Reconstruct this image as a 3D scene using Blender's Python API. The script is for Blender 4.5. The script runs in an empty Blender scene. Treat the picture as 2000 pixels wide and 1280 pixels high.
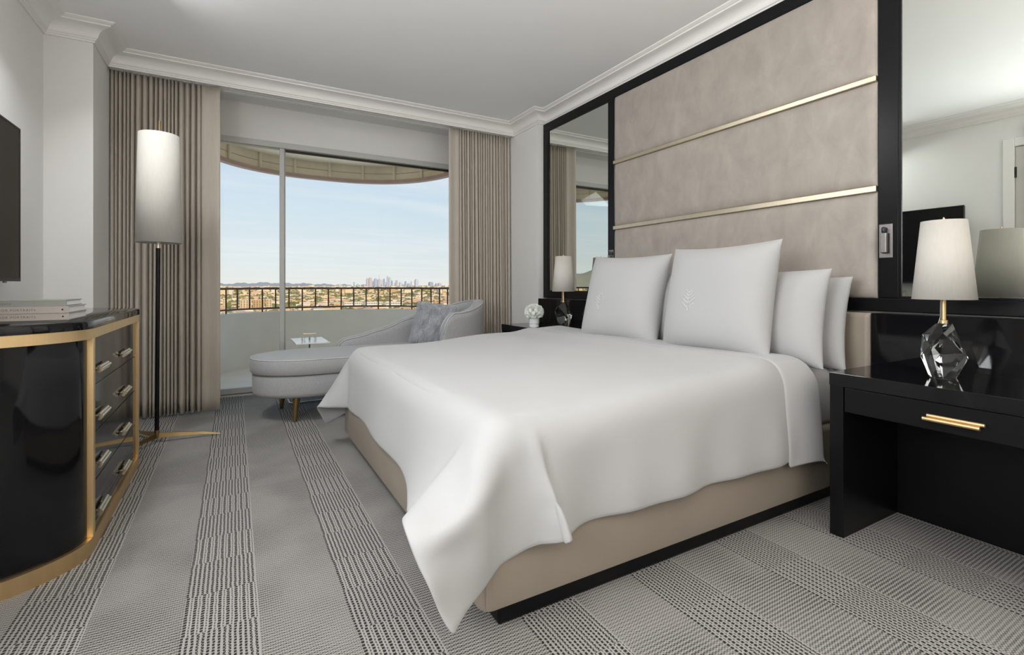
import bpy, bmesh, math, random
import numpy as np
from mathutils import Vector, Matrix, Euler

PI = math.pi
S = bpy.context.scene
COL = S.collection
random.seed(11)

def lin(r, g, b):
    f = lambda c: (c/255/12.92) if c/255 <= .04045 else ((c/255+.055)/1.055)**2.4
    return (f(r), f(g), f(b), 1.0)

# ------------------------------------------------------------------ camera
FPX, YAW, EYE = 953.0, math.radians(29.6), 1.0
cam_d = bpy.data.cameras.new('camera')
cam = bpy.data.objects.new('camera', cam_d); COL.objects.link(cam)
cam_d.sensor_width = 36.0
cam_d.lens = FPX/2000*36.0
cam_d.shift_y = -(640-557)/2000.0
cam_d.clip_end = 60000; cam_d.clip_start = .02
cam.location = (0, 0, EYE)
cam.rotation_euler = (PI/2, 0, -YAW)
S.camera = cam
S.view_settings.view_transform = 'Standard'
S.view_settings.look = 'None'
S.view_settings.gamma = 1.0
S.view_settings.use_curve_mapping = False
S.view_settings.exposure = 0.0

# ------------------------------------------------------------------ sky
def build_world():
    w = bpy.data.worlds.new('sky'); S.world = w; w.use_nodes = True
    nt = w.node_tree; N = nt.nodes; L = nt.links
    bg = N['Background']
    tc = N.new('ShaderNodeTexCoord')
    sep = N.new('ShaderNodeSeparateXYZ'); L.new(tc.outputs['Generated'], sep.inputs[0])
    ramp = N.new('ShaderNodeValToRGB'); L.new(sep.outputs['Z'], ramp.inputs['Fac'])
    e = ramp.color_ramp.elements
    e[0].position = 0.0; e[0].color = lin(240, 240, 236)
    e[1].position = 1.0; e[1].color = lin(150, 185, 226)
    for p, c in ((.05, (230, 237, 240)), (.14, (214, 230, 242)), (.27, (193, 216, 240)), (.5, (172, 202, 236))):
        k = e.new(p); k.color = lin(*c)
    # thin streaky cirrus: a flat cloud layer seen in perspective
    ad = N.new('ShaderNodeMath'); ad.operation = 'ADD'; ad.inputs[1].default_value = .06
    L.new(sep.outputs['Z'], ad.inputs[0])
    dx = N.new('ShaderNodeMath'); dx.operation = 'DIVIDE'; L.new(sep.outputs['X'], dx.inputs[0]); L.new(ad.outputs[0], dx.inputs[1])
    dy = N.new('ShaderNodeMath'); dy.operation = 'DIVIDE'; L.new(sep.outputs['Y'], dy.inputs[0]); L.new(ad.outputs[0], dy.inputs[1])
    cb = N.new('ShaderNodeCombineXYZ'); L.new(dx.outputs[0], cb.inputs[0]); L.new(dy.outputs[0], cb.inputs[1])
    mp = N.new('ShaderNodeMapping'); mp.inputs['Scale'].default_value = (.30, 1.0, 1); mp.inputs['Rotation'].default_value = (0, 0, .35)
    L.new(cb.outputs[0], mp.inputs[0])
    nz = N.new('ShaderNodeTexNoise'); nz.inputs['Scale'].default_value = .9; nz.inputs['Detail'].default_value = 6; nz.inputs['Roughness'].default_value = .55
    nz.inputs['Distortion'].default_value = .6
    L.new(mp.outputs[0], nz.inputs['Vector'])
    cr = N.new('ShaderNodeValToRGB'); L.new(nz.outputs['Fac'], cr.inputs['Fac'])
    cr.color_ramp.elements[0].position = .46; cr.color_ramp.elements[0].color = (0, 0, 0, 1)
    cr.color_ramp.elements[1].position = .78; cr.color_ramp.elements[1].color = (.75, .75, .75, 1)
    mx = N.new('ShaderNodeMixRGB'); L.new(cr.outputs['Color'], mx.inputs['Fac']); L.new(ramp.outputs['Color'], mx.inputs['Color1'])
    mx.inputs['Color2'].default_value = lin(244, 246, 250)
    L.new(mx.outputs['Color'], bg.inputs['Color'])
    bg.inputs['Strength'].default_value = 1.0
build_world()

# ------------------------------------------------------------------ sun and added fill lights
def light(name, kind, loc, energy, color, rot=(0, 0, 0), **kw):
    d = bpy.data.lights.new(name, kind); d.energy = energy; d.color = color
    for k, v in kw.items(): setattr(d, k, v)
    o = bpy.data.objects.new(name, d); COL.objects.link(o); o.location = loc; o.rotation_euler = rot
    return o
light('sun', 'SUN', (0, -20, 40), 3.5, (1.0, .85, .66), rot=(math.radians(56), 0, math.radians(16)), angle=.01)
WARM = (1.0, .86, .70)
light('fill_uplight', 'AREA', (.75, -.85, 1.25), 58, (1.0, .94, .87), rot=(PI, 0, 0), shape='RECTANGLE', size=2.6, size_y=1.5)  # added fill behind the camera, bounced off the ceiling
light('side_fill_light', 'AREA', (-1.005, .80, 1.75), 77, (.95, .975, 1.0), rot=(0, math.radians(-99), 0), shape='RECTANGLE', size=1.3, size_y=1.3)  # added cool fill from the left, no real window behind it
light('ceiling_fill_left', 'AREA', (-.58, 2.92, 2.652), 38, (.96, .98, 1.0), rot=(math.radians(-12), math.radians(-35), 0), shape='RECTANGLE', size=.5, size_y=.85)  # added fill panel above the view, imitates daylight from the window side

# ------------------------------------------------------------------ materials
MATS = {}
def mat(name, col=(.5, .5, .5, 1), rough=.5, metal=0.0, noise=None, bump=None, **kw):
    """procedural Principled material; noise=(scale, amount, stretch) varies the colour, bump=(scale, strength, stretch) the relief"""
    if name in MATS: return MATS[name]
    m = bpy.data.materials.new(name); m.use_nodes = True
    nt = m.node_tree; N = nt.nodes; L = nt.links
    b = N['Principled BSDF']
    b.inputs['Base Color'].default_value = col
    b.inputs['Roughness'].default_value = rough
    b.inputs['Metallic'].default_value = metal
    for k, v in kw.items(): b.inputs[k.replace('_', ' ')].default_value = v
    tc = N.new('ShaderNodeTexCoord')
    def tex(scale, stretch):
        mp = N.new('ShaderNodeMapping'); mp.inputs['Scale'].default_value = stretch
        L.new(tc.outputs['Object'], mp.inputs[0])
        t = N.new('ShaderNodeTexNoise'); t.inputs['Scale'].default_value = scale; t.inputs['Detail'].default_value = 5
        L.new(mp.outputs[0], t.inputs['Vector']); return t
    if noise is None: noise = (6.0, .04)
    sc, am = noise[0], noise[1]; st = noise[2] if len(noise) > 2 else (1, 1, 1)
    t = tex(sc, st)
    mr = N.new('ShaderNodeMapRange'); mr.inputs['From Min'].default_value = .25; mr.inputs['From Max'].default_value = .75
    mr.inputs['To Min'].default_value = 1-am; mr.inputs['To Max'].default_value = 1+am
    L.new(t.outputs['Fac'], mr.inputs['Value'])
    mx = N.new('ShaderNodeVectorMath'); mx.operation = 'SCALE'; mx.inputs[0].default_value = col[:3]
    L.new(mr.outputs[0], mx.inputs['Scale']); L.new(mx.outputs[0], b.inputs['Base Color'])
    if bump:
        bt = tex(bump[0], bump[2] if len(bump) > 2 else (1, 1, 1))
        bn = N.new('ShaderNodeBump'); bn.inputs['Strength'].default_value = bump[1]; bn.inputs['Distance'].default_value = .004
        L.new(bt.outputs['Fac'], bn.inputs['Height']); L.new(bn.outputs[0], b.inputs['Normal'])
    MATS[name] = m
    return m

wall_m   = mat('wall_paint', lin(232, 231, 228), .75, noise=(2, .015), bump=(180, .05))
ceil_m   = mat('ceiling_paint', lin(247, 247, 247), .8, noise=(2, .01))
trim_m   = mat('trim_paint', lin(238, 236, 233), .5, noise=(2, .01))
lacq_m   = mat('black_lacquer', (.006, .006, .007, 1), .06, noise=(3, .1), Specular_IOR_Level=.32)
satin_m  = mat('black_satin', (.006, .006, .007, 1), .27, noise=(3, .1), Specular_IOR_Level=.2)
brass_m  = mat('brushed_brass', lin(232, 200, 150), .40, 1.0, noise=(40, .06, (1, 1, .1)))
pale_brass_m = mat('champagne_brass', lin(226, 214, 190), .34, 1.0, noise=(40, .04))
dark_brass_m = mat('aged_brass', lin(158, 134, 92), .35, 1.0, noise=(12, .12))
steel_m  = mat('satin_nickel', lin(150, 145, 143), .35, 1.0, noise=(30, .05))
chrome_m = mat('polished_chrome', lin(215, 218, 220), .12, 1.0, noise=(10, .03))
linen_m  = mat('white_linen', lin(181, 181, 181), .85, noise=(3, .012), bump=(420, .05), Sheen_Weight=.15)
leath_m  = mat('taupe_leather', lin(154, 143, 130), .45, noise=(2.5, .07), bump=(60, .10))
chaise_m = mat('grey_weave', lin(168, 168, 170), .85, noise=(160, .10, (1, 1, .35)), bump=(320, .25), Sheen_Weight=.2)
pipe_m   = mat('pale_piping', lin(205, 206, 208), .7, noise=(50, .03))
curt_m   = mat('curtain_fabric', lin(196, 187, 174), .85, noise=(90, .05, (1, 1, .08)), bump=(300, .08), Sheen_Weight=.15)
shade_m  = mat('lamp_shade_linen', lin(204, 200, 192), .8, noise=(120, .03, (1, 1, .2)), bump=(400, .06), Transmission_Weight=0.0)
alum_m   = mat('window_aluminium', lin(196, 196, 192), .4, .0, noise=(8, .03))
dark_al_m= mat('dark_gasket', (.01, .01, .01, 1), .5)
screen_m = mat('tv_screen', (.012, .012, .013, 1), .10, noise=(4, .05))
plastic_m= mat('dark_plastic', (.02, .02, .022, 1), .35)
concr_m  = mat('balcony_stucco', lin(236, 232, 225), .85, noise=(3, .05), bump=(120, .12))
canvas_m = mat('canopy_canvas', lin(238, 226, 202), .8, noise=(5, .10), bump=(80, .1))
edge_m   = mat('canopy_rim', lin(186, 162, 156), .8, noise=(5, .08))
rail_m   = mat('bronze_railing', lin(92, 66, 50), .5, noise=(10, .1))
page_m   = mat('book_pages', lin(238, 238, 236), .8, noise=(300, .06, (.05, .05, 1)))
book_m   = mat('taupe_cloth_cover', lin(164, 156, 148), .6, noise=(60, .03))
book2_m  = mat('grey_cover', lin(128, 130, 122), .5, noise=(60, .03))
ink_m    = mat('spine_ink', lin(92, 88, 84), .6)
ceram_m  = mat('white_ceramic', lin(226, 228, 230), .25, noise=(5, .01))
petal_m  = mat('white_petal', lin(246, 245, 238), .7, noise=(30, .04), Subsurface_Weight=.2)
leafy_m  = mat('green_leaf', lin(176, 184, 140), .6, noise=(30, .1))
marble_m = mat('white_marble', lin(232, 232, 230), .12, noise=(6, .06))
fur_m    = mat('grey_fur', lin(184, 186, 192), .8, noise=(25, .25, (1, 1, .25)), Sheen_Weight=.3)
thread_m = mat('white_embroidery', lin(212, 214, 216), .4, noise=(200, .03))
door_m   = mat('door_paint', lin(214, 211, 204), .5, noise=(2, .01))

def glass_mat(name, tint, thin):
    m = bpy.data.materials.new(name); m.use_nodes = True
    nt = m.node_tree; N = nt.nodes; L = nt.links
    N.remove(N['Principled BSDF']); out = N['Material Output']
    if thin:        # window pane: clear with a fresnel reflection on each face
        tr = N.new('ShaderNodeBsdfTransparent'); tr.inputs[0].default_value = tint
        gl = N.new('ShaderNodeBsdfGlossy'); gl.inputs['Roughness'].default_value = .0
        fr = N.new('ShaderNodeFresnel'); fr.inputs['IOR'].default_value = 1.2
        mx = N.new('ShaderNodeMixShader'); L.new(fr.outputs[0], mx.inputs[0]); L.new(tr.outputs[0], mx.inputs[1]); L.new(gl.outputs[0], mx.inputs[2])
        L.new(mx.outputs[0], out.inputs[0])
    else:
        g = N.new('ShaderNodeBsdfGlass'); g.inputs['IOR'].default_value = 1.52; g.inputs['Roughness'].default_value = 0; g.inputs['Color'].default_value = tint
        L.new(g.outputs[0], out.inputs[0])
    MATS[name] = m; return m
pane_m = glass_mat('window_glass', (.97, .985, .98, 1), True)
crystal_m = glass_mat('crystal', (.97, .98, .98, 1), False)
def mirror_mat():
    m = bpy.data.materials.new('mirror_silver'); m.use_nodes = True
    b = m.node_tree.nodes['Principled BSDF']
    b.inputs['Base Color'].default_value = (.70, .725, .685, 1); b.inputs['Metallic'].default_value = 1; b.inputs['Roughness'].default_value = .004
    return m
mirror_m = mirror_mat()

def panel_mat():
    """hide-like upholstery: vertical blotches of nap, slightly glossy"""
    m = bpy.data.materials.new('panel_suede'); m.use_nodes = True
    nt = m.node_tree; N = nt.nodes; L = nt.links; b = N['Principled BSDF']
    tc = N.new('ShaderNodeTexCoord'); mp = N.new('ShaderNodeMapping'); L.new(tc.outputs['Object'], mp.inputs[0])
    mp.inputs['Scale'].default_value = (1, 2.2, 1.4)
    n1 = N.new('ShaderNodeTexNoise'); n1.inputs['Scale'].default_value = 4.2; n1.inputs['Detail'].default_value = 7; n1.inputs['Roughness'].default_value = .62; n1.inputs['Distortion'].default_value = .5
    L.new(mp.outputs[0], n1.inputs['Vector'])
    r = N.new('ShaderNodeValToRGB'); L.new(n1.outputs['Fac'], r.inputs[0])
    r.color_ramp.elements[0].position = .30; r.color_ramp.elements[0].color = lin(151, 143, 135)
    r.color_ramp.elements[1].position = .72; r.color_ramp.elements[1].color = lin(171, 162, 153)
    L.new(r.outputs[0], b.inputs['Base Color'])
    n2 = N.new('ShaderNodeTexNoise'); n2.inputs['Scale'].default_value = 90; n2.inputs['Detail'].default_value = 4; L.new(tc.outputs['Object'], n2.inputs['Vector'])
    bp = N.new('ShaderNodeBump'); bp.inputs['Strength'].default_value = .12; bp.inputs['Distance'].default_value = .003
    L.new(n2.outputs['Fac'], bp.inputs['Height']); L.new(bp.outputs[0], b.inputs['Normal'])
    b.inputs['Roughness'].default_value = .48; b.inputs['Sheen Weight'].default_value = .25
    return m
panel_m = panel_mat()

def carpet_mat():
    """woven carpet: ribs across the room, and every 44 cm a lengthwise band of dashed lines"""
    m = bpy.data.materials.new('woven_carpet'); m.use_nodes = True
    nt = m.node_tree; N = nt.nodes; L = nt.links; b = N['Principled BSDF']
    def M(op, a, c=None, d=None):
        n = N.new('ShaderNodeMath'); n.operation = op
        for i, v in enumerate((a, c, d)):
            if v is None: continue
            if isinstance(v, (int, float)): n.inputs[i].default_value = v
            else: L.new(v, n.inputs[i])
        return n.outputs[0]
    geo = N.new('ShaderNodeTexCoord'); sep = N.new('ShaderNodeSeparateXYZ'); L.new(geo.outputs['Object'], sep.inputs[0])
    wob = N.new('ShaderNodeTexNoise'); wob.inputs['Scale'].default_value = 38; wob.inputs['Detail'].default_value = 3; L.new(geo.outputs['Object'], wob.inputs['Vector'])
    w = M('MULTIPLY', M('SUBTRACT', wob.outputs['Fac'], .5), .0055)
    x = M('ADD', sep.outputs['X'], w); y = M('ADD', sep.outputs['Y'], M('MULTIPLY', w, .9))
    bx = M('FLOORED_MODULO', M('ADD', x, .134), .44)
    band = M('LESS_THAN', bx, .198)
    def tri(v, period, phase=0.0):          # 0 at the line, 1 midway
        f = M('FRACT', M('ADD', M('DIVIDE', v, period), phase))
        return M('ABSOLUTE', M('SUBTRACT', M('MULTIPLY', f, 2.0), 1.0))
    def dark(v, lo, hi):                    # 1 where v < lo, falls to 0 at hi
        mr = N.new('ShaderNodeMapRange'); mr.interpolation_type = 'SMOOTHSTEP'; L.new(v, mr.inputs[0])
        mr.inputs[1].default_value = lo; mr.inputs[2].default_value = hi; mr.inputs[3].default_value = 1; mr.inputs[4].default_value = 0
        return mr.outputs[0]
    # plain field: cross ribs with a finer weave
    rib = dark(tri(y, .0125), .30, .75)
    col = M('FLOOR', M('DIVIDE', x, .0064))
    weave = dark(tri(M('ADD', y, M('MULTIPLY', M('FLOORED_MODULO', col, 2.0), .0042)), .0083), .25, .8)
    gapx = dark(tri(x, .0064), .15, .55)
    big = N.new('ShaderNodeTexNoise'); big.inputs['Scale'].default_value = 2.2; big.inputs['Detail'].default_value = 2; L.new(geo.outputs['Object'], big.inputs['Vector'])
    mrb = N.new('ShaderNodeMapRange'); L.new(big.outputs['Fac'], mrb.inputs[0]); mrb.inputs[1].default_value = .42; mrb.inputs[2].default_value = .6
    ribw = M('ADD', M('MULTIPLY', mrb.outputs[0], .26), .24)
    field = M('ADD', M('MULTIPLY', rib, ribw), M('ADD', M('MULTIPLY', weave, .46), M('MULTIPLY', gapx, .16)))
    # bands: two alternating blocks of lengthwise dashed lines
    blk = M('LESS_THAN', M('FLOORED_MODULO', M('SUBTRACT', y, 1.66), .41), .20)
    lineA = dark(tri(bx, .0220, .25), .26, .48)
    lineA2 = M('MULTIPLY', dark(tri(bx, .0220, .75), .10, .26), .55)
    lineB = dark(tri(bx, .0132, .25), .30, .62)
    idx = M('FLOOR', M('DIVIDE', bx, .011))
    dash = M('ADD', .16, M('MULTIPLY', dark(tri(M('ADD', y, M('MULTIPLY', M('FLOORED_MODULO', idx, 2.0), .0055)), .0125), .35, .85), .95))
    bandA = M('ADD', M('MULTIPLY', M('MAXIMUM', lineA, lineA2), M('MULTIPLY', dash, 1.2)), M('ADD', .07, M('MULTIPLY', weave, .14)))
    bandB = M('ADD', M('MULTIPLY', M('MULTIPLY', lineB, dash), 1.15), M('ADD', .09, M('MULTIPLY', weave, .26)))
    bnd = M('ADD', M('MULTIPLY', bandA, blk), M('MULTIPLY', bandB, M('SUBTRACT', 1.0, blk)))
    tot = M('ADD', M('MULTIPLY', bnd, band), M('MULTIPLY', field, M('SUBTRACT', 1.0, band)))
    fz = N.new('ShaderNodeTexNoise'); fz.inputs['Scale'].default_value = 420; fz.inputs['Detail'].default_value = 2; L.new(geo.outputs['Object'], fz.inputs['Vector'])
    tot = M('ADD', tot, M('MULTIPLY', M('SUBTRACT', fz.outputs['Fac'], .5), .9))
    rp = N.new('ShaderNodeValToRGB'); L.new(tot, rp.inputs[0])
    rp.color_ramp.elements[0].position = 0; rp.color_ramp.elements[0].color = lin(182, 179, 174)
    rp.color_ramp.elements[1].position = 1; rp.color_ramp.elements[1].color = lin(36, 35, 35)
    L.new(rp.outputs[0], b.inputs['Base Color']); b.inputs['Roughness'].default_value = .95
    bp = N.new('ShaderNodeBump'); bp.inputs['Strength'].default_value = .35; bp.inputs['Distance'].default_value = .004; bp.invert = True
    L.new(tot, bp.inputs['Height']); L.new(bp.outputs[0], b.inputs['Normal'])
    return m
carpet_m = carpet_mat()

# ------------------------------------------------------------------ mesh helpers
def V(*a): return Vector(a)
def add_box(bm, x0, x1, y0, y1, z0, z1, bev=0.0, seg=2):
    x0, x1 = sorted((x0, x1)); y0, y1 = sorted((y0, y1)); z0, z1 = sorted((z0, z1))
    vs = [bm.verts.new(p) for p in ((x0,y0,z0),(x1,y0,z0),(x1,y1,z0),(x0,y1,z0),(x0,y0,z1),(x1,y0,z1),(x1,y1,z1),(x0,y1,z1))]
    fs = [bm.faces.new([vs[i] for i in q]) for q in ((0,3,2,1),(4,5,6,7),(0,1,5,4),(1,2,6,5),(2,3,7,6),(3,0,4,7))]
    if bev > 0:
        es = list({e for f in fs for e in f.edges})
        bmesh.ops.bevel(bm, geom=es, offset=bev, segments=seg, affect='EDGES', profile=.5)
    return vs
def box(x0, x1, y0, y1, z0, z1, bev=0.0, seg=2):
    bm = bmesh.new(); add_box(bm, x0, x1, y0, y1, z0, z1, bev, seg); return bm
def add_ring_loft(bm, rings, caps=True, closed=True):
    vr = [[bm.verts.new(p) for p in r] for r in rings]
    n = len(rings[0])
    for a, b2 in zip(vr, vr[1:]):
        for i in range(n if closed else n-1):
            j = (i+1) % n
            bm.faces.new((a[i], a[j], b2[j], b2[i]))
    if caps and closed:
        bm.faces.new(list(reversed(vr[0]))); bm.faces.new(vr[-1])
    return vr
def add_lathe(bm, prof, c=(0, 0, 0), n=32, caps=True):
    rings = [[(c[0]+r*math.cos(2*PI*k/n), c[1]+r*math.sin(2*PI*k/n), c[2]+z) for k in range(n)] for r, z in prof]
    return add_ring_loft(bm, rings, caps)
def add_tube(bm, pts, rad, n=10, caps=True):
    pts = [Vector(p) for p in pts]
    if not isinstance(rad, (list, tuple)): rad = [rad]*len(pts)
    rings = []; up = None
    for i, p in enumerate(pts):
        t = (pts[min(i+1, len(pts)-1)]-pts[max(i-1, 0)]).normalized()
        if up is None:
            up = Vector((0, 0, 1)) if abs(t.z) < .9 else Vector((1, 0, 0))
        s = t.cross(up).normalized(); up = s.cross(t).normalized()
        rings.append([tuple(p+(s*math.cos(2*PI*k/n)+up*math.sin(2*PI*k/n))*rad[i]) for k in range(n)])
    return add_ring_loft(bm, rings, caps)
def tube(pts, rad, n=10):
    bm = bmesh.new(); add_tube(bm, pts, rad, n); return bm
def lathe(prof, c=(0, 0, 0), n=32, caps=True):
    bm = bmesh.new(); add_lathe(bm, prof, c, n, caps); return bm
def add_grid(bm, P, closed_u=False, flip=False):
    """P[i][j] -> quads"""
    vs = [[bm.verts.new(tuple(p)) for p in row] for row in P]
    ni, nj = len(vs), len(vs[0])
    for i in range(ni if closed_u else ni-1):
        for j in range(nj-1):
            a, b2, c, d = vs[i][j], vs[(i+1) % ni][j], vs[(i+1) % ni][j+1], vs[i][j+1]
            bm.faces.new((a, d, c, b2) if flip else (a, b2, c, d))
    return vs
ORG = {}
def obj(name, bm, m, parent=None, smooth=False, angle=None, label=None):
    """one mesh object; shapes are given in world coordinates and stored relative to the parent's base"""
    o_ = ORG.get(parent.name, Vector((0, 0, 0))) if parent else Vector((0, 0, 0))
    bmesh.ops.recalc_face_normals(bm, faces=bm.faces)
    if o_.length: bmesh.ops.translate(bm, verts=bm.verts, vec=-o_)
    me = bpy.data.meshes.new(name); bm.to_mesh(me); bm.free()
    if m: me.materials.append(m)
    if smooth or angle is not None:
        me.polygons.foreach_set('use_smooth', [True]*len(me.polygons))
        if angle is not None:
            try: me.set_sharp_from_angle(angle=math.radians(angle))
            except Exception: pass
    o = bpy.data.objects.new(name, me); COL.objects.link(o)
    if parent:
        o.parent = parent
        if parent.name not in ORG: ORG[parent.name] = Vector((0, 0, 0))
        ORG[o.name] = ORG[parent.name].copy()      # a child sits at its parent's origin
    else: ORG[o.name] = Vector((0, 0, 0))
    if label: o['label'] = label
    return o
def thing(name, label, cat, loc=(0, 0, 0), group=None):
    o = bpy.data.objects.new(name, None); COL.objects.link(o); o.location = loc; o.empty_display_size = .1
    ORG[o.name] = Vector(loc); tag(o, label, cat, group); return o
def tag(o, label, cat, group=None):
    o['label'] = label; o['category'] = cat
    if group: o['group'] = group
    return o
def struct(name, bm, m, parent=None, smooth=False, angle=None):
    o = obj(name, bm, m, parent, smooth, angle)
    if not parent: o['kind'] = 'structure'
    return o
def dup(root, loc, label=None, group=None):
    r = root.copy(); COL.objects.link(r); r.location = loc
    if label: r['label'] = label
    if group: r['group'] = group
    for ch in list(root.children):
        c = ch.copy(); COL.objects.link(c); c.parent = r
        for g in list(ch.children):
            d = g.copy(); COL.objects.link(d); d.parent = c
    ORG[r.name] = Vector(loc)
    return r
def ss(a, b, x):
    t = min(1, max(0, (x-a)/(b-a))); return t*t*(3-2*t)
def interp(pts, x):
    if x <= pts[0][0]: return pts[0][1]
    for (a, fa), (b, fb) in zip(pts, pts[1:]):
        if x <= b: return fa+(fb-fa)*ss(a, b, x)*.5+(fb-fa)*.5*(x-a)/(b-a)
    return pts[-1][1]
# ------------------------------------------------------------------ the room shell
XL, XR, YB, ZC = -1.036, 2.66, -1.7, 2.672
struct('floor', box(XL-.12, XR+.12, YB-.12, 5.02, -.12, 0), carpet_m)
struct('ceiling', box(XL-.12, XR+.12, YB-.12, 5.2, ZC, ZC+.15), ceil_m)
struct('wall_left', box(XL-.12, XL, YB-.12, 4.08, 0, ZC), wall_m)
struct('wall_left_pier', box(XL-.12, -.796, 4.08, 5.2, 0, ZC), wall_m)
struct('wall_right', box(XR, XR+.12, YB-.12, 3.987, 0, ZC), wall_m)
struct('wall_right_pier', box(2.562, XR+.12, 3.987, 5.2, 0, ZC), wall_m)
struct('wall_back', box(XL, XR, YB-.12, YB, 0, ZC), wall_m)
struct('wall_window_header', box(-.796, 2.562, 5.04, 5.2, 2.334, 2.66), wall_m)
struct('ceiling_soffit', box(-.796, 2.562, 4.465, 5.2, 2.652, ZC), trim_m)

def crown():
    prof = [(0, 2.563), (.011, 2.563), (.012, 2.574), (.018, 2.577), (.020, 2.585), (.026, 2.588), (.029, 2.593)]
    for k in range(1, 8):
        a = k/8*PI/2
        prof.append((.032+.063*(1-math.cos(a)), 2.596+.048*math.sin(a)))
    prof += [(.099, 2.646), (.107, 2.648), (.108, 2.655), (.115, 2.657), (.125, 2.662), (.133, 2.667), (.135, 2.6725), (0, 2.6725)]
    path = [(XL, YB), (XL, 4.08), (-.796, 4.08), (-.796, 4.465), (2.562, 4.465), (2.562, 3.987), (XR, 3.987), (XR, YB)]
    dirs = [(Vector(b)-Vector(a)).normalized() for a, b in zip(path, path[1:])]
    nor = [Vector((d.y, -d.x)) for d in dirs]
    bm = bmesh.new(); rings = []
    for i, p in enumerate(path):
        if i == 0: mvec = nor[0]
        elif i == len(path)-1: mvec = nor[-1]
        else: mvec = (nor[i-1]+nor[i])/(1+nor[i-1].dot(nor[i]))
        rings.append([(p[0]+mvec.x*d, p[1]+mvec.y*d, z) for d, z in prof])
    add_ring_loft(bm, rings, True, True)
    return bm
struct('trim_1', crown(), trim_m, angle=None)
struct('baseboard_left', box(XL, XL+.016, YB, 4.08, 0, .12, .004), trim_m)
struct('baseboard_right', box(XR-.016, XR, YB, .08, 0, .12, .004), trim_m)

# door on the left wall, seen only in the mirror
d1 = bpy.data.objects.new('door_1', None); COL.objects.link(d1); d1.location = (XL, 1.25, 0); d1['kind'] = 'structure'; ORG['door_1'] = Vector((XL, 1.25, 0))
bm = bmesh.new()
add_box(bm, XL, XL+.022, 1.625, 1.703, 0, 2.354, .005); add_box(bm, XL, XL+.022, .70, .778, 0, 2.354, .005); add_box(bm, XL, XL+.022, .778, 1.625, 2.280, 2.354, .005)
obj('casing', bm, trim_m, d1)
leaf = obj('door_leaf', box(XL, XL+.010, .783, 1.618, .01, 2.274, .003), door_m, d1)
for z in (.25, 1.15, 2.04):
    obj('hinge', box(XL+.008, XL+.02, 1.610, 1.626, z-.05, z+.05, .003), plastic_m, leaf)
obj('door_handle', tube([(XL+.01, .85, 1.0), (XL+.05, .85, 1.0), (XL+.055, .86, 1.0), (XL+.055, .96, 1.0)], .009), plastic_m, leaf)

# window: sliding glass doors
w1 = bpy.data.objects.new('window_1', None); COL.objects.link(w1); w1.location = (.93, 5.08, 0); w1['kind'] = 'structure'; ORG['window_1'] = Vector((.93, 5.08, 0))
obj('head_frame', box(-.796, 2.562, 5.03, 5.13, 2.282, 2.334, .003), alum_m, w1)
obj('sill_track', box(-.796, 2.562, 5.02, 5.14, -.02, .012, .003), alum_m, w1)
obj('track_rail', box(-.796, 2.562, 5.045, 5.055, .012, .022), steel_m, w1)
for x0, x1 in ((-.796, -.75), (2.515, 2.562)):
    obj('jamb', box(x0, x1, 5.03, 5.13, .012, 2.282, .003), alum_m, w1)
obj('stile', box(.365, .405, 5.045, 5.075, .022, 2.282, .003), alum_m, w1)
obj('stile', box(.375, .418, 5.085, 5.115, .012, 2.282, .003), alum_m, w1)
obj('door_rail', box(-.75, .365, 5.045, 5.075, .022, .07, .003), alum_m, w1)
obj('door_rail', box(.418, 2.515, 5.085, 5.115, .012, .06, .003), alum_m, w1)
obj('gasket', box(.418, 2.515, 5.082, 5.118, 2.266, 2.282), dark_al_m, w1)
obj('pane', box(-.75, .365, 5.057, 5.063, .07, 2.282), pane_m, w1)
obj('pane', box(.418, 2.515, 5.097, 5.103, .06, 2.266), pane_m, w1)

# made-up window surround for the added side fill light, left wall beside the camera
w2 = bpy.data.objects.new('side_fill_frame', None); COL.objects.link(w2); w2.location = (XL, .80, 1.75); w2['kind'] = 'structure'; ORG['side_fill_frame'] = Vector((XL, .80, 1.75))
bm = bmesh.new()
for a in ((.06, .145, 1.02, 2.48), (1.455, 1.54, 1.02, 2.48)): add_box(bm, XL, XL+.05, *a, .004)
for a in ((.145, 1.455, 1.02, 1.09), (.145, 1.455, 2.41, 2.48)): add_box(bm, XL, XL+.05, *a, .004)
obj('fill_surround', bm, trim_m, w2)
obj('fill_sill', box(XL, XL+.11, .03, 1.57, .985, 1.02, .005), trim_m, w2)

# curtain tracks recessed behind the crown
for k, y in enumerate((4.525, 4.600)):
    t = thing('curtain_track', ('white curtain track nearest the room under the window soffit', 'white curtain track nearest the glass under the window soffit')[k], 'curtain track', (.88, y, 2.652))
    bm = bmesh.new(); add_box(bm, -.79, 2.555, y-.022, y-.006, 2.572, 2.652); add_box(bm, -.79, 2.555, y+.006, y+.022, 2.572, 2.652)
    obj('rail', bm, trim_m, t)
    obj('slot', box(-.79, 2.555, y-.006, y+.006, 2.60, 2.652), dark_al_m, t)

# the tower's own facade around the room: it shades the balcony
bm = bmesh.new()
add_box(bm, -26, XL-.12, 5.0, 5.2, -50, 24); add_box(bm, XR+.12, 26, 5.0, 5.2, -50, 24)
add_box(bm, XL-.12, XR+.12, 5.0, 5.2, ZC+.15, 24); add_box(bm, XL-.12, XR+.12, 5.0, 5.19, -50, -.13)
struct('wall_facade', bm, concr_m)

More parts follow.
